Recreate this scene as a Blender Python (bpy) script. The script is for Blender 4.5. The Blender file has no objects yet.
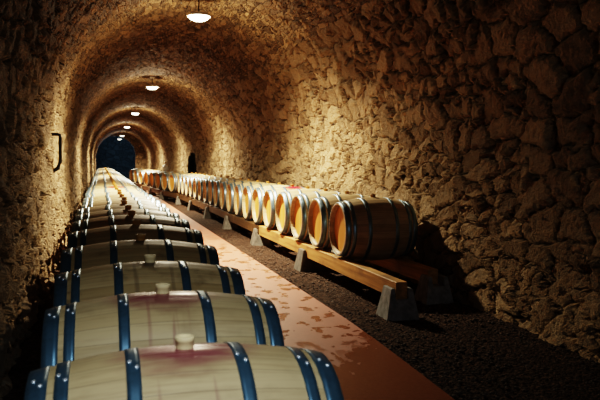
import bpy, bmesh, math, random
import numpy as np
from mathutils import Vector, Matrix
random.seed(7); rng = np.random.default_rng(7)
scene = bpy.context.scene
C = scene.collection
PI = math.pi
ZC = 1.42                                   # eye height above the z=0 datum

# ------------------------------------------------------------------ layout profiles
def interp(y, ks):
    return float(np.interp(y, [k[0] for k in ks], [k[1] for k in ks]))
AXK = [(-3,-1.12),(1.4,-.96),(2.19,-.922),(2.93,-.879),(3.67,-.849),(4.41,-.812),(5.15,-.778),(5.9,-.758),
       (8,-.745),(12,-.725),(20,-.68),(30,-.62),(40,-.57),(50,-.55),(70,-.53)]
def axis_z(y): return interp(y, AXK) + ZC   # height of the barrel axes
def floor_z(y): return axis_z(y) - .665
XL, XR = -.66, 3.68                         # side walls
ZS = .43 + ZC; RC = (XR - XL) / 2; XC = (XR + XL) / 2
Y0, Y1 = -2.5, 56.0

# ------------------------------------------------------------------ helpers
def link(o, parent=None):
    C.objects.link(o)
    if parent is not None: o.parent = parent
    return o
def mesh_obj(name, me, parent=None, mat=None):
    if mat is not None and not me.materials: me.materials.append(mat)
    return link(bpy.data.objects.new(name, me), parent)
def bm_obj(name, bm, mat, parent=None, smooth=False):
    me = bpy.data.meshes.new(name)
    bmesh.ops.recalc_face_normals(bm, faces=bm.faces[:])
    bm.to_mesh(me); bm.free()
    if smooth:
        for p in me.polygons: p.use_smooth = True
    return mesh_obj(name, me, parent, mat)
def thing(name, label, cat, loc, rz=0, group=None):
    o = bpy.data.objects.new(name, None); o.empty_display_size = .1
    link(o); o.location = loc; o.rotation_euler = (0, 0, rz)
    return tag(o, label, cat, group)
def tag(o, label, cat, group=None):
    o['label'] = label; o['category'] = cat
    if group: o['group'] = group
    return o
def struct(o, label=None):
    o['kind'] = 'structure'
    if label: o['label'] = label
    return o
def grid_mesh(name, P, UV=None, keep=None, smooth=True, flip=False):
    n, m = P.shape[:2]
    idx = np.arange(n * m).reshape(n, m)
    q = np.stack([idx[:-1, :-1], idx[1:, :-1], idx[1:, 1:], idx[:-1, 1:]], -1)
    if flip: q = q[..., ::-1]
    q = q.reshape(-1, 4)
    if keep is not None: q = q[keep.reshape(-1)]
    me = bpy.data.meshes.new(name)
    me.vertices.add(n * m); me.vertices.foreach_set('co', P.reshape(-1).astype(np.float32))
    me.loops.add(q.size); me.loops.foreach_set('vertex_index', q.reshape(-1).astype(np.int32))
    me.polygons.add(len(q)); me.polygons.foreach_set('loop_start', (np.arange(len(q)) * 4).astype(np.int32))
    me.polygons.foreach_set('use_smooth', np.full(len(q), smooth))
    if UV is not None:
        uv = me.uv_layers.new(name='UVMap')
        uv.data.foreach_set('uv', UV.reshape(-1, 2)[q.reshape(-1)].reshape(-1).astype(np.float32))
    me.update(calc_edges=True); me.validate()
    return me
def lathe_bm(bm, prof, segs, axis='X', origin=(0, 0, 0), closed=False, rfun=None, uvname=None):
    """prof: list of (a, r) along the axis."""
    rings = []
    for a, r in prof:
        ring = []
        for i in range(segs):
            t = 2 * PI * i / segs
            rr = r if rfun is None else rfun(i, a, r)
            c, s = rr * math.cos(t), rr * math.sin(t)
            if axis == 'X': v = (a, s, c)
            else: v = (c, s, a)
            ring.append(bm.verts.new(Vector(v) + Vector(origin)))
        rings.append(ring)
    uvl = bm.loops.layers.uv.verify() if uvname else None
    pairs = list(zip(range(len(rings)), range(1, len(rings))))
    if closed: pairs.append((len(rings) - 1, 0))
    for a, b in pairs:
        for i in range(segs):
            j = (i + 1) % segs
            f = bm.faces.new((rings[a][i], rings[a][j], rings[b][j], rings[b][i]))
            if uvl:
                for lp, (ii, kk) in zip(f.loops, ((i, a), (i + 1, a), (i + 1, b), (i, b))):
                    lp[uvl].uv = (ii / segs, prof[kk % len(prof)][0])
    return rings
def cap(bm, ring): bm.faces.new(ring)
def box_bm(bm, lo, hi, bevel=0):
    r = bmesh.ops.create_cube(bm, size=1)
    vs = r['verts']
    for v in vs:
        v.co = Vector([lo[i] + (v.co[i] + .5) * (hi[i] - lo[i]) for i in range(3)])
    if bevel:
        es = list({e for v in vs for e in v.link_edges})
        bmesh.ops.bevel(bm, geom=es, offset=bevel, segments=2, affect='EDGES')
def tube_bm(bm, pts, r, segs=8):
    pts = [Vector(p) for p in pts]; rings = []
    for i, p in enumerate(pts):
        d = (pts[min(i + 1, len(pts) - 1)] - pts[max(i - 1, 0)]).normalized()
        u = d.orthogonal().normalized() if abs(d.z) > .95 else d.cross(Vector((0, 0, 1))).normalized()
        w = d.cross(u)
        rings.append([bm.verts.new(p + (u * math.cos(2 * PI * k / segs) + w * math.sin(2 * PI * k / segs)) * r) for k in range(segs)])
    for a, b in zip(rings, rings[1:]):
        for k in range(segs): bm.faces.new((a[k], a[(k + 1) % segs], b[(k + 1) % segs], b[k]))
    cap(bm, rings[0]); cap(bm, rings[-1])
ONES = ['', 'first', 'second', 'third', 'fourth', 'fifth', 'sixth', 'seventh', 'eighth', 'ninth', 'tenth', 'eleventh', 'twelfth',
        'thirteenth', 'fourteenth', 'fifteenth', 'sixteenth', 'seventeenth', 'eighteenth', 'nineteenth']
TENS = {2: 'twent', 3: 'thirt', 4: 'fort', 5: 'fift', 6: 'sixt', 7: 'sevent'}
def nth(n):
    if n < 20: return ONES[n]
    t, o = divmod(n, 10)
    return TENS[t] + ('ieth' if o == 0 else 'y-' + ONES[o])

# ------------------------------------------------------------------ node materials
class NT:
    def __init__(s, name):
        s.m = bpy.data.materials.new(name); s.m.use_nodes = True
        s.t = s.m.node_tree; s.b = s.t.nodes['Principled BSDF']; s.o = s.t.nodes['Material Output']
    def n(s, typ, **kw):
        nd = s.t.nodes.new(typ)
        for k, v in kw.items():
            if k == 'ins':
                for i, x in v.items():
                    if hasattr(x, 'is_linked') or isinstance(x, bpy.types.NodeSocket): s.t.links.new(x, nd.inputs[i])
                    else: nd.inputs[i].default_value = x
            else: setattr(nd, k, v)
        return nd
    def l(s, a, b): s.t.links.new(a, b)
    def math(s, op, a, b=None, c=None, clamp=False):
        ins = {0: a}
        if b is not None: ins[1] = b
        if c is not None: ins[2] = c
        return s.n('ShaderNodeMath', operation=op, use_clamp=clamp, ins=ins).outputs[0]
    def vmath(s, op, a, b=None):
        ins = {0: a}
        if b is not None: ins[1] = b
        return s.n('ShaderNodeVectorMath', operation=op, ins=ins).outputs[0]
    def noise(s, vec, scale, detail=4, rough=.55, dims='3D'):
        return s.n('ShaderNodeTexNoise', noise_dimensions=dims, ins={'Vector': vec, 'Scale': scale, 'Detail': detail, 'Roughness': rough})
    def ramp(s, fac, stops, interp='LINEAR'):
        r = s.n('ShaderNodeValToRGB', ins={0: fac}); cr = r.color_ramp; cr.interpolation = interp
        while len(cr.elements) < len(stops): cr.elements.new(.5)
        for e, (p, c) in zip(cr.elements, stops):
            e.position = p; e.color = (*c, 1) if len(c) == 3 else c
        return r.outputs[0]
    def fr(s, fac, a, b, c=0., d=1., smooth=True):
        return s.n('ShaderNodeMapRange', interpolation_type='SMOOTHSTEP' if smooth else 'LINEAR', ins={0: fac, 1: a, 2: b, 3: c, 4: d}).outputs[0]
    def mix(s, fac, a, b, mode='MIX'):
        nd = s.n('ShaderNodeMix', data_type='RGBA', blend_type=mode, ins={0: fac})
        for k, x in ((6, a), (7, b)):
            if isinstance(x, bpy.types.NodeSocket): s.l(x, nd.inputs[k])
            else: nd.inputs[k].default_value = (*x, 1) if len(x) == 3 else x
        return nd.outputs[2]
    def coord(s, which): return s.n('ShaderNodeTexCoord').outputs[which]
    def map(s, vec, scale=(1, 1, 1), loc=(0, 0, 0), rot=(0, 0, 0)):
        return s.n('ShaderNodeMapping', ins={'Vector': vec, 'Scale': scale, 'Location': loc, 'Rotation': rot}).outputs[0]
    def bump(s, h, strength=.5, dist=.01, nrm=None):
        ins = {'Strength': strength, 'Distance': dist, 'Height': h}
        nd = s.n('ShaderNodeBump', ins=ins)
        if nrm is not None: s.l(nrm, nd.inputs['Normal'])
        return nd.outputs[0]
    def base(s, col=None, rough=None, metal=None, nrm=None, spec=None):
        for k, x in (('Base Color', col), ('Roughness', rough), ('Metallic', metal), ('Normal', nrm), ('Specular IOR Level', spec)):
            if x is None: continue
            if isinstance(x, bpy.types.NodeSocket): s.l(x, s.b.inputs[k])
            else: s.b.inputs[k].default_value = (*x, 1) if isinstance(x, tuple) and len(x) == 3 else x
        return s.m

def stone_material(name, su, sv, cols, joint, depth, warp=.10, fine=1.0, vault_tint=None):
    """rubble masonry; UV in metres (u along the tunnel, v up the wall)"""
    N = NT(name); uv = N.coord('UV')
    w1 = N.noise(uv, 2.2, 3, .6, '2D').outputs['Color']
    w2 = N.noise(uv, 9.0, 2, .5, '2D').outputs['Color']
    off = N.vmath('SUBTRACT', w1, (.5, .5, .5))
    sc = N.n('ShaderNodeVectorMath', operation='SCALE', ins={0: off, 'Scale': warp * 2.2}).outputs[0]
    sc2 = N.n('ShaderNodeVectorMath', operation='SCALE', ins={0: N.vmath('SUBTRACT', w2, (.5, .5, .5)), 'Scale': warp * .7}).outputs[0]
    p = N.vmath('ADD', N.vmath('ADD', uv, sc), sc2)
    def layer(k):
        q = N.map(p, (k / su, k / sv, 1))
        cell = N.n('ShaderNodeTexVoronoi', voronoi_dimensions='2D', feature='F1', ins={'Vector': q, 'Scale': 1., 'Randomness': .95})
        ed = N.n('ShaderNodeTexVoronoi', voronoi_dimensions='2D', feature='DISTANCE_TO_EDGE', ins={'Vector': q, 'Scale': 1., 'Randomness': .95})
        sc_ = N.n('ShaderNodeSeparateColor', ins={0: cell.outputs['Color']}).outputs
        dl = N.vmath('SUBTRACT', q, cell.outputs['Position'])
        dr_ = N.n('ShaderNodeCombineXYZ', ins={0: N.math('SUBTRACT', sc_[2], .5), 1: N.math('SUBTRACT', sc_[0], .5), 2: 0.}).outputs[0]
        tilt = N.n('ShaderNodeVectorMath', operation='DOT_PRODUCT', ins={0: dl, 1: dr_}).outputs['Value']
        return cell.outputs['Color'], ed.outputs['Distance'], tilt
    c1, e1, t1 = layer(1.0); c2, e2, t2 = layer(1.9)
    sel = N.fr(N.noise(uv, 1.3, 2, .5, '2D').outputs['Fac'], .50, .53)
    tilt = N.math('ADD', N.math('MULTIPLY', t1, N.math('SUBTRACT', 1., sel)), N.math('MULTIPLY', t2, sel))
    cell = N.mix(sel, c1, c2)
    edge = N.math('ADD', N.math('MULTIPLY', e1, N.math('SUBTRACT', 1., sel)), N.math('MULTIPLY', N.math('MULTIPLY', e2, .8), sel))
    sep = N.n('ShaderNodeSeparateColor', ins={0: cell})
    r, g, bl = sep.outputs
    n3 = N.noise(uv, 14, 6, .65, '2D').outputs['Fac']
    n4 = N.noise(uv, 46, 4, .7, '2D').outputs['Fac']
    n5 = N.noise(uv, .35, 2, .5, '2D').outputs['Fac']
    body = N.fr(N.math('ADD', edge, N.math('MULTIPLY', N.math('SUBTRACT', n3, .5), .10)), .0, .13)
    jm = N.fr(N.math('ADD', edge, N.math('MULTIPLY', N.math('SUBTRACT', n3, .5), .14)), -.01, .05)
    stone = N.ramp(r, cols)
    stone = N.mix(N.fr(n3, .3, .75, 0., .75), stone, (.55, .45, .33), 'OVERLAY')
    stone = N.mix(N.fr(n4, .55, .75, 0., .5), stone, N.mix(1., stone, (.45, .4, .36), 'MULTIPLY'))
    stone = N.mix(N.fr(n5, .35, .65, 0., .35), stone, N.mix(1., stone, (.55, .5, .46), 'MULTIPLY'))
    col = N.mix(jm, joint, stone)
    if vault_tint:       # wall colour tinted down to meet the darker vault
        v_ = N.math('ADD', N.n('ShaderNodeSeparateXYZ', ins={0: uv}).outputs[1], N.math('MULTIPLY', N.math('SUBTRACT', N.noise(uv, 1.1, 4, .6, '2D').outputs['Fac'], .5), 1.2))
        up = N.math('MULTIPLY', N.fr(v_, vault_tint[0], vault_tint[1]), N.fr(v_, vault_tint[2], vault_tint[3], 1., 0.))
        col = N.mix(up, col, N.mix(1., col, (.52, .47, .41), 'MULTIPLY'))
    # facets: each stone leans a little
    h = N.math('MULTIPLY', body, N.fr(g, 0, 1, .45, 1.0, False))
    rg = N.n('ShaderNodeTexNoise', noise_dimensions='2D', noise_type='RIDGED_MULTIFRACTAL', ins={'Vector': N.map(p, (1, 1.25, 1)), 'Scale': 5.5, 'Detail': 5, 'Roughness': .55}).outputs['Fac']
    h = N.math('ADD', h, N.math('MULTIPLY', tilt, 1.5))
    h = N.math('ADD', h, N.math('MULTIPLY', rg, .13 * fine))
    h = N.math('ADD', h, N.math('MULTIPLY', N.math('SUBTRACT', n3, .5), 0.75 * fine))
    h = N.math('ADD', h, N.math('MULTIPLY', N.math('SUBTRACT', n4, .5), .28 * fine))
    d = N.n('ShaderNodeDisplacement', ins={'Height': h, 'Midlevel': .5, 'Scale': depth})
    N.l(d.outputs[0], N.o.inputs['Displacement'])
    N.m.displacement_method = 'BOTH'
    return N.base(col, N.fr(n4, 0, 1, .7, .95), spec=.25)

M = {}
M['stone'] = stone_material('rubble_stone', .42, .27, [(0, (.20, .142, .084)), (.35, (.31, .23, .142)), (.7, (.41, .315, .20)), (1, (.25, .185, .118))], (.06, .04, .024), .09, vault_tint=(1.5, 2.7, 7.0, 8.6))
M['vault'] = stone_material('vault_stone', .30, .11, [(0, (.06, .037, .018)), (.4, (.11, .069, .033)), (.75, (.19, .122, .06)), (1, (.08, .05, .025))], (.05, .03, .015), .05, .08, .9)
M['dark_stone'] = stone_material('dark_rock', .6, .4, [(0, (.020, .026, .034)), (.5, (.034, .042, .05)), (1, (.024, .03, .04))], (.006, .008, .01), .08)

def oak(name, tint=(1, 1, 1), stain=None, grime=.35):
    N = NT(name); uv = N.coord('UV'); ob = N.coord('Object')
    inf = N.n('ShaderNodeObjectInfo').outputs['Random']
    su = N.n('ShaderNodeSeparateXYZ', ins={0: uv}).outputs
    st = N.math('MULTIPLY', su[0], 28.)
    idx = N.math('FLOOR', st)
    wn = N.n('ShaderNodeTexWhiteNoise', noise_dimensions='2D', ins={'Vector': N.n('ShaderNodeCombineXYZ', ins={0: idx, 1: N.math('MULTIPLY', inf, 37.)}).outputs[0]}).outputs['Value']
    seam = N.math('ABSOLUTE', N.math('SUBTRACT', N.math('FRACT', st), .5))
    seamm = N.fr(seam, .47, .498)
    gv = N.n('ShaderNodeCombineXYZ', ins={0: N.math('MULTIPLY', su[1], 3.), 1: N.math('MULTIPLY', su[0], 120.), 2: N.math('ADD', N.math('MULTIPLY', wn, 9.), N.math('MULTIPLY', inf, 50.))}).outputs[0]
    grain = N.noise(gv, 1., 5, .6).outputs['Fac']
    ofs = N.vmath('ADD', ob, N.n('ShaderNodeCombineXYZ', ins={0: N.math('MULTIPLY', inf, 91.), 1: N.math('MULTIPLY', inf, 13.), 2: 0.}).outputs[0])
    blot = N.noise(ofs, 4.5, 4, .6).outputs['Fac']
    c = N.ramp(wn, [(0, (.40, .285, .15)), (.5, (.47, .345, .19)), (1, (.53, .40, .235))])
    c = N.mix(N.fr(grain, .42, .72, 0., .5), c, (.27, .175, .085))
    c = N.mix(N.fr(blot, .50, .72, 0., grime), c, (.12, .075, .04))
    c = N.mix(N.math('MULTIPLY', seamm, .6), c, (.12, .075, .035))
    c = N.mix(1., c, tint, 'MULTIPLY')
    sx = N.n('ShaderNodeSeparateXYZ', ins={0: ob}).outputs
    if stain:
        col, ax, ay, amt = stain
        dd = N.math('ADD', N.math('POWER', N.math('DIVIDE', sx[0], ax), 2.), N.math('POWER', N.math('DIVIDE', sx[1], ay), 2.))
        dd = N.math('SQRT', dd)
        dd = N.math('ADD', dd, N.math('MULTIPLY', N.math('SUBTRACT', N.noise(N.map(ofs, (6, 20, 1)), 1., 3, .6).outputs['Fac'], .5), .7))
        mk = N.math('MULTIPLY', N.fr(dd, .35, 1.0, amt, 0.), N.fr(sx[2], .45, .55))
        c = N.mix(mk, c, col)
        # thin drips running down the sides from the bung
        dr = N.fr(N.noise(N.map(ofs, (26, 1.2, 1)), 1., 2, .4).outputs['Fac'], .60, .68)
        dm = N.math('MULTIPLY', N.math('MULTIPLY', dr, N.fr(N.math('ABSOLUTE', sx[0]), .05, .2, .5 * amt, 0.)), N.fr(sx[2], .2, .5))
        c = N.mix(dm, c, col)
    h = N.math('SUBTRACT', N.math('MULTIPLY', grain, .3), seamm)
    ro = N.fr(grain, .2, .8, .42, .62)
    if stain: ro = N.math('SUBTRACT', ro, N.math('MULTIPLY', mk, .25))
    return N.base(c, ro, nrm=N.bump(h, .35, .003), spec=.35)
M['oak'] = oak('pale_oak_staves')
M['oak_grey'] = oak('weathered_oak_staves', (1, .90, .72), None, .5)
M['oak_wine'] = oak('wine_stained_oak_staves', (1, .95, .84), ((.20, .04, .05), .27, .19, .9), .3)
M['oak_drip'] = oak('dripped_oak_staves', (.95, .86, .70), ((.06, .03, .025), .14, .13, .85), .75)
M['oak_red'] = oak('crimson_stained_oak_staves', (1, 1, 1), ((.33, .012, .035), .25, .26, 1.), .3)

def head_mat():
    N = NT('oak_head_planks'); ob = N.coord('Object'); inf = N.n('ShaderNodeObjectInfo').outputs['Random']
    s = N.n('ShaderNodeSeparateXYZ', ins={0: ob}).outputs
    k = N.math('MULTIPLY', N.math('ADD', s[1], 1.), 9.5)
    idx = N.math('FLOOR', k)
    wn = N.n('ShaderNodeTexWhiteNoise', noise_dimensions='2D', ins={'Vector': N.n('ShaderNodeCombineXYZ', ins={0: idx, 1: N.math('MULTIPLY', inf, 31.)}).outputs[0]}).outputs['Value']
    seam = N.fr(N.math('ABSOLUTE', N.math('SUBTRACT', N.math('FRACT', k), .5)), .465, .495)
    gv = N.n('ShaderNodeCombineXYZ', ins={0: N.math('MULTIPLY', s[1], 70.), 1: N.math('MULTIPLY', s[2], 4.), 2: N.math('ADD', N.math('MULTIPLY', wn, 9.), N.math('MULTIPLY', inf, 60.))}).outputs[0]
    g = N.noise(gv, 1., 4, .6).outputs['Fac']
    c = N.ramp(wn, [(0, (.54, .25, .05)), (.5, (.62, .30, .065)), (1, (.68, .35, .09))])
    c = N.mix(N.fr(g, .45, .75, 0., .45), c, (.42, .19, .05))
    c = N.mix(N.math('MULTIPLY', seam, .55), c, (.22, .10, .03))
    return N.base(c, .5, nrm=N.bump(g, .2, .002), spec=.3)
M['head'] = head_mat()
def steel(name, col, rough, var=.5):
    N = NT(name); ob = N.coord('Object'); inf = N.n('ShaderNodeObjectInfo').outputs['Random']
    o2 = N.vmath('ADD', ob, N.n('ShaderNodeCombineXYZ', ins={0: N.math('MULTIPLY', inf, 40.), 1: 0., 2: 0.}).outputs[0])
    n = N.noise(o2, 14, 5, .65).outputs['Fac']
    c = N.mix(N.fr(n, .4, .75, 0., var), col, tuple(x * .45 for x in col))
    return N.base(c, N.fr(n, .2, .8, rough - .08, rough + .15), metal=.75)
M['hoop'] = steel('galvanised_steel', (.22, .32, .39), .36)
M['hoop_daylit'] = steel('daylit_blue_steel', (.11, .20, .265), .34, .7)  # near hoops: reflected cool daylight put into the steel colour
M['rivet'] = steel('rivet_steel', (.75, .78, .8), .25, .1)
M['iron'] = steel('black_iron', (.03, .028, .026), .55)
def plain(name, col, rough, var=.25, scale=20, spec=.4, metal=0.):
    N = NT(name); n = N.noise(N.coord('Object'), scale, 4, .6).outputs['Fac']
    c = N.mix(N.fr(n, .3, .75, 0., 1.), col, tuple(x * (1 - var) for x in col))
    return N.base(c, rough, metal, N.bump(n, .15, .002), spec)
M['bung_white'] = plain('white_silicone', (.78, .58, .30), .5, .15)
M['bung_amber'] = plain('amber_stopper', (.50, .25, .06), .5, .3)
M['concrete'] = plain('rough_concrete', (.15, .135, .115), .9, .5, 16)
M['concrete_daylit'] = plain('daylit_grey_concrete', (.30, .31, .31), .9, .5, 16)  # nearest feet: cool daylight put into a paler grey of the concrete
M['enamel'] = plain('white_enamel', (.78, .75, .70), .4, .1)
M['jug'] = plain('pale_glazed_jug', (.93, .91, .84), .25, .1, 6)
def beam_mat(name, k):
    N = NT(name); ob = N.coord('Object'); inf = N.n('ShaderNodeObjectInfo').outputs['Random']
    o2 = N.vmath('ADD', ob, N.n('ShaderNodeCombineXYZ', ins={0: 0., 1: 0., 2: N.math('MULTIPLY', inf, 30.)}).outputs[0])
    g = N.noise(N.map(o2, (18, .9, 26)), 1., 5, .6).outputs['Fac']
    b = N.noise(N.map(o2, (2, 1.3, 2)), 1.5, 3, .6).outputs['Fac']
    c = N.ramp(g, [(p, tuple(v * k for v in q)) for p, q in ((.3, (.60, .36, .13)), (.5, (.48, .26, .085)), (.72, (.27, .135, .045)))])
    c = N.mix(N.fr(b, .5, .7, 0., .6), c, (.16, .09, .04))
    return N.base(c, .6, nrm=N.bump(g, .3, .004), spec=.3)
M['beam'] = beam_mat('sawn_pine_beam', 1.); M['beam_dark'] = beam_mat('dark_beam', .13)
def walkway_mat():
    N = NT('terracotta_concrete'); ob = N.coord('Object')
    s = N.n('ShaderNodeSeparateXYZ', ins={0: ob}).outputs
    n1 = N.noise(N.map(ob, (1.6, .8, 1)), 2.0, 5, .62).outputs['Fac']
    n2 = N.noise(N.map(ob, (1.0, .75, 1)), 6.5, 3, .55).outputs['Fac']
    nf = N.noise(ob, 40, 5, .7).outputs['Fac']
    # soaked close to the camera and drying in puddles further down
    soak = N.fr(N.math('ADD', N.math('SUBTRACT', s[1], N.math('MULTIPLY', N.math('SUBTRACT', s[0], 1.2), 1.3)), N.math('ADD', N.math('MULTIPLY', N.math('SUBTRACT', n1, .5), 2.2), N.math('MULTIPLY', N.math('SUBTRACT', n2, .5), 1.2))), 4.15, 4.2, 1., 0.)
    band = N.math('MULTIPLY', N.fr(s[1], 4.2, 5.6), N.fr(s[1], 10., 17., 1., 0.))
    pud = N.math('MULTIPLY', N.fr(N.math('ADD', n2, N.math('MULTIPLY', n1, .35)), .75, .765), band)
    wet = N.math('MAXIMUM', soak, pud)
    dry = N.ramp(nf, [(.25, (.36, .135, .085)), (.6, (.43, .17, .112)), (.85, (.50, .22, .15))])
    dry = N.mix(N.fr(n1, .4, .7, 0., .35), dry, (.30, .11, .07))
    wetc = N.ramp(nf, [(.25, (.20, .065, .030)), (.8, (.27, .095, .045))])
    c = N.mix(wet, dry, wetc)
    rough = N.math('ADD', N.fr(wet, 0, 1, .58, .24, False), N.math('MULTIPLY', N.math('SUBTRACT', nf, .5), .12))
    h = N.math('ADD', N.math('MULTIPLY', nf, .5), N.math('MULTIPLY', wet, -.25))
    return N.base(c, rough, nrm=N.bump(h, .35, .006), spec=.45)
M['walkway'] = walkway_mat()
def gravel_mat():
    N = NT('dark_gravel'); ob = N.coord('Object')
    v = N.n('ShaderNodeTexVoronoi', feature='F1', ins={'Vector': ob, 'Scale': 42.})
    n = N.noise(ob, 90, 4, .7).outputs['Fac']; big = N.noise(ob, 3, 4, .6).outputs['Fac']
    r = N.n('ShaderNodeSeparateColor', ins={0: v.outputs['Color']}).outputs[0]
    c = N.ramp(r, [(0, (.020, .011, .007)), (.6, (.050, .028, .018)), (1, (.10, .062, .042))])
    c = N.mix(N.fr(big, .4, .7, 0., .5), c, (.03, .018, .013))
    h = N.math('ADD', N.math('MULTIPLY', N.math('SUBTRACT', 1., v.outputs['Distance']), .9), N.math('MULTIPLY', n, .4))
    h = N.math('ADD', h, N.math('MULTIPLY', big, .8))
    d = N.n('ShaderNodeDisplacement', ins={'Height': h, 'Midlevel': 1.2, 'Scale': .022})
    N.l(d.outputs[0], N.o.inputs['Displacement']); N.m.displacement_method = 'BOTH'
    return N.base(c, .9, spec=.1)
M['gravel'] = gravel_mat()
def emit(name, col, st):
    N = NT(name); e = N.n('ShaderNodeEmission', ins={0: (*col, 1), 1: st})
    N.l(e.outputs[0], N.o.inputs['Surface']); return N.m
M['glow'] = emit('lit_lamp_glass', (1, .90, .72), 18)
M['glow_dim'] = emit('dim_lamp_glass', (1, .90, .75), 5)

# ------------------------------------------------------------------ the tunnel shell
ys = np.concatenate([np.arange(Y0, 16, .032), np.arange(16, Y1 + .01, .08)])
# each masonry ring further in is a little tighter, with a crisp step between
STEPS = [(25.6, .075), (36.5, .07), (45.5, .07)]
yl = [ys[0]]
for a in ys[1:]:
    for sy, _ in STEPS:
        if yl[-1] < sy <= a: yl += [sy - .001, sy + .012]
    yl.append(a)
ys = np.array(sorted(set(yl)))
def inset(y): return sum(d for sy, d in STEPS if y > sy)
INS = np.array([inset(y) for y in ys])
FL = np.array([floor_z(y) for y in ys])
def lowfreq(y, s, seed):
    r = np.random.default_rng(seed); o = 0
    for k in range(7):
        a, b, p, q = r.uniform(.3, 1.6), r.uniform(.5, 2.6), r.uniform(0, 6), r.uniform(0, 6)
        o = o + np.sin(a * y + p) * np.sin(b * s + q)
    return o / 7
NY, NW, NZS, NR = 28.6, 1.3, ZC + .02, .5
def in_niche(y, z):
    a = np.abs(y - NY) / NW
    return (a < 1) & (z < NZS + NR * np.sqrt(np.clip(1 - a * a, 0, 1)))

NWL, NARC = 62, 190
t = np.linspace(0, 1, NWL)[:-1][None]
zb = (FL - .12)[:, None]
thv = np.linspace(PI, 0, NARC)[None]
R_ = (RC - INS)[:, None]
def side_xz(x, sgn, seed):
    Z = zb + (ZS - zb) * t
    X = x - sgn * (INS[:, None] + .05 * (1 - t) ** 2 + lowfreq(ys[:, None], Z, seed) * .07 * (1 - t) ** .7)
    return X, Z
lf = lowfreq(ys[:, None], thv * 2.1, 9) * .05 * np.sin(thv) ** .5
XA = XC + (R_ - lf) * np.cos(thv); ZA = ZS + (R_ * (2.23 / 2.17) - lf) * np.sin(thv)
xl_, zl_ = side_xz(XL, -1, 5); xr_, zr_ = side_xz(XR, 1, 3)
PX = np.concatenate([xl_, XA, xr_[:, ::-1]], 1); PZ = np.concatenate([zl_, ZA, zr_[:, ::-1]], 1)
PY = np.repeat(ys[:, None], PX.shape[1], 1)
VV = np.concatenate([zl_, ZS + (PI - thv) * RC + 0 * R_, ZS + PI * RC + (ZS - zr_[:, ::-1])], 1)
PP = np.stack([PX, PY, PZ], -1); UU = np.stack([PY, VV], -1)
ca = NWL - 1 + int(NARC * 24 / 180); cb = NWL - 1 + int(NARC * (180 - 44) / 180)
def shell(name, a, b, mat, label):
    P, UV = PP[:, a:b + 1], UU[:, a:b + 1]
    keep = None
    if name == 'wall_right':
        yc = (P[:-1, :-1, 1] + P[1:, 1:, 1]) / 2; zc = (P[:-1, :-1, 2] + P[1:, 1:, 2]) / 2
        keep = ~in_niche(yc, zc)
    return struct(mesh_obj(name, grid_mesh(name, P, UV, keep), None, mat), label)
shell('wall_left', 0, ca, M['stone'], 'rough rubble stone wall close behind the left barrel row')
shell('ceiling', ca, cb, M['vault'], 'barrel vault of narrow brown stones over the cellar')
shell('wall_right', cb, PP.shape[1] - 1, M['stone'], 'rough rubble stone wall behind the right barrel row')

# niche in the right wall
bm = bmesh.new(); uvl = bm.loops.layers.uv.verify()
prof = [(NY - NW, floor_z(NY) - .1), (NY - NW, NZS)] + [(NY - NW * math.cos(a), NZS + NR * math.sin(a)) for a in np.linspace(.15, PI - .15, 14)] + [(NY + NW, NZS), (NY + NW, floor_z(NY) - .1)]
xa, xb = XR - .16, XR + .9
fr = [bm.verts.new((xa + .05, y, z)) for y, z in prof]; bk = [bm.verts.new((xb, y, z)) for y, z in prof]
for i in range(len(prof) - 1): bm.faces.new((fr[i], fr[i + 1], bk[i + 1], bk[i]))
bm.faces.new(bk)
for f in bm.faces:
    for lp in f.loops: lp[uvl].uv = (lp.vert.co.y + lp.vert.co.x, lp.vert.co.z)
struct(bm_obj('wall_niche', bm, M['dark_stone']), 'dark arched recess in the right wall')

# diaphragm wall with the arch at the far end and the dark chamber behind it
OX0, OX1, OCR = -.45, 2.62, 3.66
oc, orr = (OX0 + OX1) / 2, (OX1 - OX0) / 2
ozs = OCR - orr * 1.05
n = 40
inner = [(OX0, floor_z(Y1) - .2)] + [(oc + orr * math.cos(a), ozs + orr * 1.05 * math.sin(a)) for a in np.linspace(PI, 0, n)] + [(OX1, floor_z(Y1) - .2)]
outer = [(XL - .3, floor_z(Y1) - .2)] + [(XC + (RC + .3) * math.cos(a), ZS + (RC + .3) * math.sin(a)) for a in np.linspace(PI, 0, n)] + [(XR + .3, floor_z(Y1) - .2)]
bm = bmesh.new(); uvl = bm.loops.layers.uv.verify()
for yA, yB in ((Y1 - .25, Y1 + .5),):
    ia = [bm.verts.new((x, yA, z)) for x, z in inner]; oa = [bm.verts.new((x, yA, z)) for x, z in outer]
    ib = [bm.verts.new((x, yB, z)) for x, z in inner]
    for i in range(len(inner) - 1):
        bm.faces.new((ia[i], ia[i + 1], oa[i + 1], oa[i])); bm.faces.new((ia[i], ib[i], ib[i + 1], ia[i + 1]))
for f in bm.faces:
    for lp in f.loops: lp[uvl].uv = (lp.vert.co.x + lp.vert.co.y, lp.vert.co.z)
struct(bm_obj('wall_far', bm, M['stone']), 'stone arch at the far end framing a dark chamber')
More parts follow.
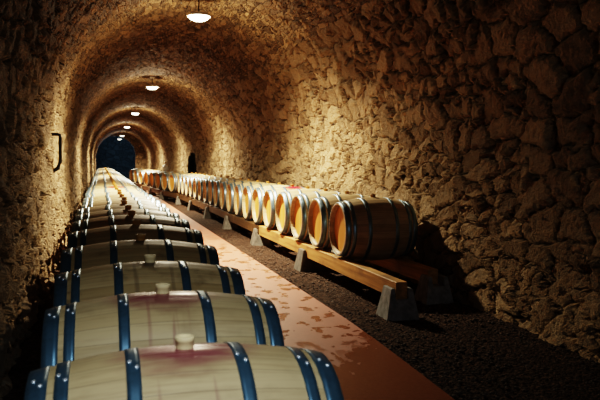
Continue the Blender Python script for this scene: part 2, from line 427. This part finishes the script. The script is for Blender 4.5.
# dark chamber
YE = 66.
yy = np.arange(Y1 + .4, YE + .01, .3)
secs = [(XL - .6, floor_z(60) - .2)] + [(XC + (RC + .6) * math.cos(a), ZS + (RC + .6) * math.sin(a)) for a in np.linspace(PI, 0, 60)] + [(XR + .6, floor_z(60) - .2)]
arc = np.concatenate([[0], np.cumsum([math.dist(a, b) for a, b in zip(secs, secs[1:])])])
P = np.array([[(x, y, z) for x, z in secs] for y in yy]); UV = np.array([[(y, s) for s in arc] for y in yy])
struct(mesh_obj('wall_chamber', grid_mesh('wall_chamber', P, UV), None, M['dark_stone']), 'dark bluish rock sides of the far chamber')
xx = np.linspace(XL - .7, XR + .7, 60); zz = np.linspace(floor_z(60) - .3, 4.8, 60)
P = np.array([[(x, YE, z) for x in xx] for z in zz]); UV = P[..., [0, 2]]
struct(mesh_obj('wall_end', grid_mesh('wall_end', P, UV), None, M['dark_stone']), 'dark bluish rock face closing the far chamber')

# ------------------------------------------------------------------ floor
XW0, XW1 = .55, 2.17
def floor_strip(name, x0, x1, dx, dyn, dz, mat, label, rough=0, y1=Y1 + 10.5):
    fy = np.concatenate([np.arange(Y0 - .0, 14, dyn), np.arange(14, y1, max(dyn, .15))])
    fx = np.linspace(x0, x1, max(2, int(round((x1 - x0) / dx)) + 1))
    fz = np.array([floor_z(v) for v in fy])[:, None] + dz + np.zeros((1, len(fx)))
    X = np.repeat(fx[None], len(fy), 0); Yg = np.repeat(fy[:, None], len(fx), 1)
    if rough: fz = fz + rough * lowfreq(Yg * 2.2, X * 3, 21)
    me = grid_mesh(name, np.stack([X, Yg, fz], -1), None, flip=True)
    return mesh_obj(name, me, None, mat)
struct(floor_strip('floor', XW1 - .03, XR + .25, .03, .03, 0, M['gravel'], '', .02), 'dark brown gravel strip along the right wall')
struct(floor_strip('floor_left', XL - .25, XW0 + .03, .06, .06, -.01, M['gravel'], '', .02), 'dark gravel strip under the left barrel row')
# the walkway slab
fy = np.arange(Y0, Y1 + 10, .25)
bm = bmesh.new(); rows = []
for y in fy:
    z = floor_z(y) + .022
    rows.append([bm.verts.new(p) for p in ((XW0, y, z - .15), (XW0, y, z - .012), (XW0 + .012, y, z), (XW1 - .012, y, z), (XW1, y, z - .012), (XW1, y, z - .15))])
for a, b in zip(rows, rows[1:]):
    for i in range(5): bm.faces.new((a[i], a[i + 1], b[i + 1], b[i]))
cap(bm, rows[0]); cap(bm, rows[-1])
struct(bm_obj('floor_walkway', bm, M['walkway']), 'pink terracotta concrete walkway with wet patches between the barrel rows')
# loose stones on the gravel
bm = bmesh.new()
for i in range(2600):
    y = 3.6 + 10.5 * rng.random() ** 1.3; x = rng.uniform(XW1 + .02, XR - .06); s = rng.uniform(.006, .017)
    if min(abs(x - 2.70), abs(x - 3.38)) < .2 and min(abs((y - 6.01) % 2.95), abs((y - 6.01) % 2.95 - 2.95), abs((y - 6.60) % 2.95)) < .22: continue
    M4 = Matrix.Translation((x, y, floor_z(y) + s * .35 - .004)) @ Matrix.Rotation(rng.uniform(0, 6), 4, 'Z') @ Matrix.Diagonal((s * rng.uniform(.8, 1.5), s, s * .7, 1))
    bmesh.ops.create_icosphere(bm, subdivisions=1, radius=1, matrix=M4)
o = bm_obj('loose_gravel', bm, plain('gravel_stones', (.085, .054, .038), .8, .5, 30)); o['kind'] = 'stuff'
tag(o, 'loose brown gravel stones scattered over the right floor strip', 'gravel')

# ------------------------------------------------------------------ barrels
def barrel_prof(L, R, rh):
    return lambda x: R - (R - rh) * (abs(x) / (L / 2)) ** 2
def barrel_meshes(L, R, rh):
    f = barrel_prof(L, R, rh); d = {}
    seg = 112
    xs = np.linspace(-L / 2, L / 2, 21)
    prof = [(-L / 2 + .066, rh - .026)] + [(-L / 2, rh - .018)] + [(-L / 2 + .004, f(-L / 2) - .001)] + [(x, f(x)) for x in xs[1:-1]] + [(L / 2 - .004, f(L / 2) - .001), (L / 2, rh - .018), (L / 2 - .066, rh - .026)]
    bm = bmesh.new()
    lathe_bm(bm, prof, seg, 'X', (0, 0, R), rfun=lambda i, a, r: r - (.0022 if i % 4 == 0 else 0), uvname='UVMap')
    me = bpy.data.meshes.new('barrel_staves'); bmesh.ops.recalc_face_normals(bm, faces=bm.faces[:]); bm.to_mesh(me); bm.free()
    for p in me.polygons: p.use_smooth = True
    d['body'] = me
    for s in (-1, 1):
        bm = bmesh.new()
        a = lathe_bm(bm, [(s * (L / 2 - .058), .0001), (s * (L / 2 - .058), rh - .034), (s * (L / 2 - .062), rh - .024), (s * (L / 2 - .076), rh - .024), (s * (L / 2 - .078), .0001)], 48, 'X', (0, 0, R))
        bmesh.ops.remove_doubles(bm, verts=bm.verts[:], dist=.0005)
        bmesh.ops.recalc_face_normals(bm, faces=bm.faces[:])
        me = bpy.data.meshes.new('barrel_head'); bm.to_mesh(me); bm.free(); me.materials.append(M['head']); d['head', s] = me
    bands = [(L / 2 - .003, L / 2 - .062), (L / 2 - .082, L / 2 - .122), (.185, .143)]
    d['bands'] = []
    for s in (-1, 1):
        for bi, (x1, x0) in enumerate(bands):
            xa, xb = sorted((s * x0, s * x1))
            bm = bmesh.new(); t = .003; bs = np.linspace(xa, xb, 4)
            prof = [(x, f(x) + t) for x in bs] + [(x, f(x) - .004) for x in bs[::-1]]
            # the overlapping, riveted ends stand slightly proud near the top
            seam = 96 - 5
            lathe_bm(bm, prof, 96, 'X', (0, 0, R), closed=True, rfun=lambda i, a, r: r + (.003 if (seam - 4 <= i <= seam + 1 and r > f(a)) else 0))
            bmesh.ops.recalc_face_normals(bm, faces=bm.faces[:])
            me = bpy.data.meshes.new('hoop'); bm.to_mesh(me); bm.free(); me.materials.append(M['hoop'])
            for p in me.polygons: p.use_smooth = True
            rv = []
            for k in (0, 1):
                bm = bmesh.new()
                a = -2 * PI * (3.7 + 1.5 * k) / 96 * 1.0; xm = (xa + xb) / 2 + (.010 if k else -.010)
                r = f(xm) + .006
                Mx = Matrix.Translation((xm, r * math.sin(a), R + r * math.cos(a))) @ Matrix.Rotation(-a, 4, 'X') @ Matrix.Diagonal((.0075, .0075, .005, 1))
                bmesh.ops.create_uvsphere(bm, u_segments=10, v_segments=6, radius=1, matrix=Mx)
                m2 = bpy.data.meshes.new('rivet'); bm.to_mesh(m2); bm.free(); m2.materials.append(M['rivet'])
                for p in m2.polygons: p.use_smooth = True
                rv.append(m2)
            d['bands'].append((me, rv))
    bm = bmesh.new()
    rr = lathe_bm(bm, [(-.03, .024), (.001, .0285), (.019, .029), (.020, .0305), (.032, .031), (.035, .0295), (.035, .024), (.029, .022), (.029, .0001)], 28, 'Z', (0, 0, 2 * R))
    cap(bm, rr[0]); bmesh.ops.remove_doubles(bm, verts=bm.verts[:], dist=.0005); bmesh.ops.recalc_face_normals(bm, faces=bm.faces[:])
    me = bpy.data.meshes.new('bung'); bm.to_mesh(me); bm.free()
    for p in me.polygons: p.use_smooth = True
    d['bung'] = me
    return d
LB = (.935, .345, .287); RB = (.88, .37, .302)
SETS = {'left': barrel_meshes(*LB), 'right': barrel_meshes(*RB)}
MAT_CACHE = {}
def with_mat(me, mat):
    k = (me.name, mat.name)
    if k not in MAT_CACHE:
        c = me.copy(); c.materials.clear(); c.materials.append(mat); MAT_CACHE[k] = c
    return MAT_CACHE[k]
def barrel(side, loc, rz, label, group, wood, bung, rivets):
    d = SETS[side]
    t = thing('wine_barrel', label, 'barrel', loc, rz, group)
    mesh_obj('stave_body', with_mat(d['body'], wood), t)
    for s in (-1, 1): mesh_obj('head', d['head', s], t)
    for me, rv in d['bands']:
        h = mesh_obj('hoop', with_mat(me, M['hoop_daylit']) if rivets > 1 else me, t)
        if rivets:
            for r in rv: mesh_obj('rivet', r, h)
    mesh_obj('bung', with_mat(d['bung'], bung), t)
    return t

# left row
XLB = .239; LY0 = 2.188; LD = .74
NLEFT = 65
GL = 'barrels in the left row'
left_y = []
for k in range(NLEFT):
    y = LY0 + k * LD + (random.uniform(-.015, .015) if k > 5 else 0)
    left_y.append(y)
    x = XLB + (random.uniform(-.015, .015) if k > 2 else (.012, .006, .003)[k])
    wood = M['oak']; bung = M['bung_amber']
    if k < 3: bung = M['bung_white']
    if k == 0: wood = M['oak_wine']; lab = 'nearest oak barrel of the left row, wine-purple stain around its white bung'
    elif k == 1: wood = M['oak_wine']; lab = 'oak barrel directly behind the nearest one in the left row, white bung'
    elif k in (2, 3): wood = M['oak_drip']; lab = f'{nth(k + 1)} oak barrel from the camera in the left row, dark spill marks under its bung'
    elif k == 14: wood = M['oak_red']; lab = 'crimson-stained oak barrel well down the left row, the fifteenth from the camera'
    elif k == NLEFT - 1: lab = 'last and farthest oak barrel of the left row, before the dark chamber'
    elif k < 10: wood = M['oak_grey'] if k < 6 else M['oak']; lab = f'{nth(k + 1)} oak barrel from the camera in the left row, amber bung on top'
    else: lab = f'pale oak barrel far down the left row, {nth(k + 1)} from the camera'
    barrel('left', (x, y, axis_z(y) - LB[1]), random.uniform(-.012, .012) if k > 2 else 0, lab, GL, wood, bung, 2 if k < 5 else int(k < 9))

# right row
XRB = 2.622 + RB[0] / 2; RY0 = 7.553; RD = .89
GR = 'barrels in the right row'
def raxis(y): return floor_z(y) + .665 + .02
right = []
for k in range(19):
    y = RY0 + k * RD + (random.uniform(-.02, .02) if k > 8 else 0)
    right.append((XRB - max(0, y - 18) * .02, y, 0))
y = right[-1][1]
for k, (xs, dy) in enumerate([(2.80, 1.35), (2.66, 1.3), (2.53, 1.5), (2.41, 1.6), (2.30, 1.8), (2.18, 2.2), (2.06, 2.4), (1.95, 2.6)]):
    y += dy; right.append((xs, y, .26))
RTOP = []
for k, (x, y, rz) in enumerate(right):
    wood = M['oak']
    if k == 0: lab = 'nearest oak barrel of the right row, its whole dark side visible toward the camera'
    elif k == 4: wood = M['oak_red']; lab = 'fifth oak barrel from the camera in the right row, crimson stain across its top'
    elif k == len(right) - 1: lab = 'farthest oak barrel of the right row, beside the dark chamber arch'
    elif k < 19: lab = f'{nth(k + 1)} oak barrel from the camera in the right row, head facing the walkway'
    else: lab = f'{nth(k + 1)} oak barrel of the right row, spaced out at the far end'
    b = barrel('right', (x, y, raxis(y) - RB[1]), rz + random.uniform(-.012, .012), lab, GR, wood, M['bung_amber'], k < 4)
    RTOP.append((x, y, raxis(y) + RB[1]))

# ------------------------------------------------------------------ rails and blocks
fl, frr = barrel_prof(*LB), barrel_prof(*RB)
def rail(pts, w, h, label, group):
    """beam whose top centre line follows pts"""
    p0 = Vector(pts[0]); bm = bmesh.new(); secs = []
    for p in pts:
        q = Vector(p) - p0
        secs.append([bm.verts.new((q.x + a, q.y, q.z + b)) for a, b in ((-w / 2, -h), (-w / 2, -.006), (-w / 2 + .006, 0), (w / 2 - .006, 0), (w / 2, -.006), (w / 2, -h))])
    for a, b in zip(secs, secs[1:]):
        for i in range(6): bm.faces.new((a[i], a[(i + 1) % 6], b[(i + 1) % 6], b[i]))
    cap(bm, secs[0]); cap(bm, secs[-1])
    o = bm_obj('timber_rail', bm, M['beam']); o.location = p0
    return tag(o, label, 'beam', group)
def block(x, y, ztop, notch, label, group, rz=0, b=.165, wn=.066):
    """concrete foot: truncated pyramid with a notch along the rail"""
    fz = floor_z(y) - .012; H = ztop - fz; t = b * .64
    bm = bmesh.new()
    def xw(z): return b + (t - b) * z / H
    out = []
    for sy in (-1, 1):
        ring = []
        for X, Z in ((-b, 0), (-t, H), (-wn, H), (-wn, H - notch), (wn, H - notch), (wn, H), (t, H), (b, 0)):
            yy_ = sy * (b + (t - b) * Z / H)
            jit = Vector((random.uniform(-.008, .008), random.uniform(-.008, .008), 0 if Z == 0 or abs(X) == wn else random.uniform(-.006, .006)))
            if abs(X) == wn: jit.x = 0
            ring.append(bm.verts.new(Vector((X, yy_, Z)) + jit))
        out.append(ring)
    n = len(out[0])
    for i in range(n): bm.faces.new((out[0][i], out[0][(i + 1) % n], out[1][(i + 1) % n], out[1][i]))
    r = out[0]; q = out[1]
    for k in (r, q):
        bm.faces.new((k[0], k[1], k[2], k[3])); bm.faces.new((k[0], k[3], k[4], k[7])); bm.faces.new((k[4], k[5], k[6], k[7]))
    bmesh.ops.recalc_face_normals(bm, faces=bm.faces[:])
    bmesh.ops.bevel(bm, geom=[e for e in bm.edges if e.calc_face_angle(0) > .3], offset=.008, segments=1, affect='EDGES')
    o = bm_obj('concrete_block', bm, M['concrete']); o.location = (x, y, fz); o.rotation_euler.z = rz
    return tag(o, label, 'block', group)
SEG = 2.95
# right row
RH = .16
def right_x(y):      # the row drifts toward the walkway at the far end
    return float(np.interp(y, [r[1] for r in right], [r[0] for r in right]))
for side, dx in (('front', 2.70 - XRB), ('rear', 3.38 - XRB)):
    ya = 5.92 if side == 'front' else 6.62
    drop = frr(abs(dx) - .058); i = 0; yb = ya
    while yb < right[-1][1] + .3:
        ye = min(yb + SEG, right[-1][1] + .7)
        pts = [(right_x(y) + dx + (.012 if i % 2 else 0), y, raxis(y) - drop - .004) for y in np.arange(yb, ye + .001, (ye - yb) / 6)]
        lab = (f'{nth(i + 1)} timber rail from the camera under the walkway ends of the right barrels' if side == 'front' else f'{nth(i + 1)} timber rail from the camera under the wall ends of the right barrels')
        rl = rail(pts, .115, RH, lab, f'{side} timber rails of the right row')
        if i >= 2: rl.data.materials.clear(); rl.data.materials.append(M['beam_dark'])  # rails past the first two take the darker timber tone
        i += 1; yb = ye + .012
    i = 0; y = 6.01 if side == 'front' else 6.60
    while y < right[-1][1] + .9:
        top = raxis(y) - drop - .004 - RH
        lab = (f'{nth(i + 1)} concrete foot from the camera under the walkway-side rail of the right row' if side == 'front' else f'{nth(i + 1)} concrete foot from the camera under the wall-side rail of the right row')
        bk_ = block(right_x(y) + dx, y, top + .10, .10, lab, f'{side} concrete feet of the right row', random.uniform(-.06, .06))
        if i == 0: bk_.data.materials.clear(); bk_.data.materials.append(M['concrete_daylit'])
        i += 1; y += SEG
# left row
for side, dx in (('walkway', .30), ('wall', -.30)):
    drop = fl(abs(dx) - .055); i = 0; yb = 1.5; yend = left_y[-1] + .5
    while yb < yend - .3:
        ye = min(yb + SEG, yend)
        pts = [(XLB + dx, y, axis_z(y) - drop - .004) for y in np.linspace(yb, ye, 9)]
        rail(pts, .11, .15, f'{nth(i + 1)} timber rail from the camera under the {side} ends of the left barrels', f'{side}-side timber rails of the left row')
        i += 1; yb = ye + .012
    i = 0; y = 1.65
    while y < yend:
        block(XLB + dx, y, axis_z(y) - drop - .004 - .15 + .06, .06, f'{nth(i + 1)} concrete foot from the camera under the {side}-side rail of the left row', f'{side}-side concrete feet of the left row', 0, .165, .06)
        i += 1; y += SEG

# ------------------------------------------------------------------ small things
# pale jug standing on a far right barrel
jx, jy, jz = min(RTOP[18:], key=lambda p: abs(p[0] + .16 - .0859 * p[1]))
jz = jz
t = thing('jug', 'pale stoppered jug standing on top of a far right row barrel', 'jug', (jx + .16, jy, jz - .006))
bm = bmesh.new()
rr = lathe_bm(bm, [(0, .10), (.01, .12), (.19, .12), (.225, .09), (.245, .045), (.30, .038), (.31, .044), (.32, .04)], 24, 'Z'); cap(bm, rr[0]); cap(bm, rr[-1])
bm_obj('jug_body', bm, M['jug'], t, True)
bm = bmesh.new(); rr = lathe_bm(bm, [(.315, .03), (.33, .05), (.36, .055), (.385, .03), (.39, .0005)], 16, 'Z'); cap(bm, rr[0])
bm_obj('stopper', bm, M['bung_white'], t, True)
# iron bracket on the left wall
by = 9.9
t = thing('wall_bracket', 'black iron bracket sticking out from the left stone wall', 'bracket', (XL, by, ZC - .08))
bm = bmesh.new(); tube_bm(bm, [(-.06, 0, .485), (.10, 0, .485), (.125, 0, .475), (.13, 0, .45), (.13, 0, .10)], .022); bm_obj('arm', bm, M['iron'], t)
bm = bmesh.new(); tube_bm(bm, [(.13, 0, .14), (.10, 0, .03), (.02, 0, -.02), (-.06, 0, -.03)], .028); bm_obj('brace', bm, M['iron'], t)
bm = bmesh.new(); box_bm(bm, (-.03, -.05, -.09), (.035, .05, .06), .006); bm_obj('wall_plate', bm, M['iron'], t)

# ------------------------------------------------------------------ lamps
LAMPS = [(11.0, 2.33, 1), (21.3, 2.33, 1), (32.0, 2.31, 1), (42.6, 2.26, 1), (52.6, 2.14, .5), (60.0, 2.15, 0)]
LAMP_W = 130; SPOT_W = 2900
names = ['nearest, largest and brightest', 'second', 'third', 'fourth', 'fifth', 'sixth and farthest']
for i, (y, h, on) in enumerate(LAMPS):
    z = ZC + h; x = XC - .02
    crown = ZS + (RC - inset(y)) * 2.23 / 2.17 if y < Y1 else ZS + RC + .6
    hl = crown - z
    t = thing('pendant_lamp', (f'lit ceiling lamp hanging from the vault, {names[i]} ' + ('of the line' if i in (0, 5) else 'from the camera')), 'lamp', (x, y, z), 0, 'lamps along the vault')
    bm = bmesh.new(); rr = lathe_bm(bm, [(hl + .04, .075), (hl - .045, .075), (hl - .06, .06), (hl - .065, .02)], 28, 'Z'); cap(bm, rr[0]); cap(bm, rr[-1])
    bm_obj('canopy', bm, M['enamel'], t, True)
    bm = bmesh.new(); tube_bm(bm, [(0, 0, .05), (0, 0, hl - .05)], .010); bm_obj('rod', bm, M['iron'], t)
    bm = bmesh.new(); rr = lathe_bm(bm, [(.075, .03), (.07, .055), (.05, .11), (.022, .165), (.004, .185), (.0, .185), (.012, .16), (.04, .10), (.06, .03)], 36, 'Z'); cap(bm, rr[0])
    bm_obj('shade', bm, M['enamel'], t, True)
    bm = bmesh.new(); rr = lathe_bm(bm, [(.015, .0005), (.012, .155), (-.010, .160), (-.040, .135), (-.062, .08), (-.070, .0005)], 32, 'Z')
    bm_obj('glass_bowl', bm, M['glow'] if on == 1 else M['glow_dim'], t, True)
    if on:
        ld = bpy.data.lights.new('lamp_light', 'POINT'); ld.energy = LAMP_W * on; ld.color = (1, .85, .60); ld.shadow_soft_size = .06
        lo = link(bpy.data.objects.new('lamp_light', ld)); ld.shadow_soft_size = .13; lo.location = (x, y, z - .16)
        sd = bpy.data.lights.new('lamp_downlight', 'SPOT'); sd.energy = SPOT_W * on; sd.color = (1, .85, .60); sd.shadow_soft_size = .06
        sd.spot_size = math.radians(151); sd.spot_blend = 1
        so = link(bpy.data.objects.new('lamp_downlight', sd)); so.location = (x, y, z - .16)

# cool fill added over the nearest left barrels, then entrance daylight behind the camera
ad = bpy.data.lights.new('near_barrel_fill', 'AREA'); ad.shape = 'RECTANGLE'; ad.size = .7; ad.size_y = .5
ad.energy = 4.6; ad.color = (.70, .86, 1.0); ad.spread = math.radians(54)
ao = link(bpy.data.objects.new('near_barrel_fill', ad)); ao.location = (.2, .5, ZC + .95)
ao.rotation_euler = (Vector((.25, 2.3, ZC - .65)) - ao.location).to_track_quat('-Z', 'Y').to_euler()
ed = bpy.data.lights.new('entrance_daylight', 'AREA'); ed.shape = 'RECTANGLE'; ed.size = 1.6; ed.size_y = 1.8
ed.energy = 17; ed.color = (.86, .92, 1.0)
eo = link(bpy.data.objects.new('entrance_daylight', ed)); eo.location = (1.3, -2.2, ZC + .1); eo.rotation_euler = (math.radians(88), 0, 0)
# unseen blue fill added to lift the far chamber
cd = bpy.data.lights.new('chamber_fill', 'POINT'); cd.energy = 600; cd.color = (.42, .74, 1); cd.shadow_soft_size = .3
co = link(bpy.data.objects.new('chamber_fill', cd)); co.location = (2.6, 61, ZC + 1.2)

W = bpy.data.worlds.new('World'); scene.world = W; W.use_nodes = True
W.node_tree.nodes['Background'].inputs[0].default_value = (.35, .5, .7, 1); W.node_tree.nodes['Background'].inputs[1].default_value = .006

# ------------------------------------------------------------------ camera (fitted to the photograph)
f, yaw, pitch, roll = 691.3, .280, .049, -.007
cy, sy, cp, sp = math.cos(yaw), math.sin(yaw), math.cos(pitch), math.sin(pitch)
R0 = Vector((cy, -sy, 0)); F = Vector((sy * cp, cy * cp, -sp)); U = R0.cross(F)
R1 = R0 * math.cos(roll) - U * math.sin(roll); U1 = U * math.cos(roll) + R0 * math.sin(roll)
cam = bpy.data.cameras.new('camera'); co = link(bpy.data.objects.new('camera', cam))
m = Matrix.Identity(4)
for i, v in enumerate((R1, U1, -F)):
    for j in range(3): m[j][i] = v[j]
m.translation = (0, 0, ZC); co.matrix_world = m
cam.sensor_width = 36; cam.lens = f * 36 / 600; cam.clip_end = 200; cam.clip_start = .05
cam.dof.use_dof = True; cam.dof.focus_distance = 9.0; cam.dof.aperture_fstop = 5.0
scene.camera = co
scene.view_settings.view_transform = 'Filmic'
scene.view_settings.look = 'High Contrast'
scene.view_settings.exposure = 0
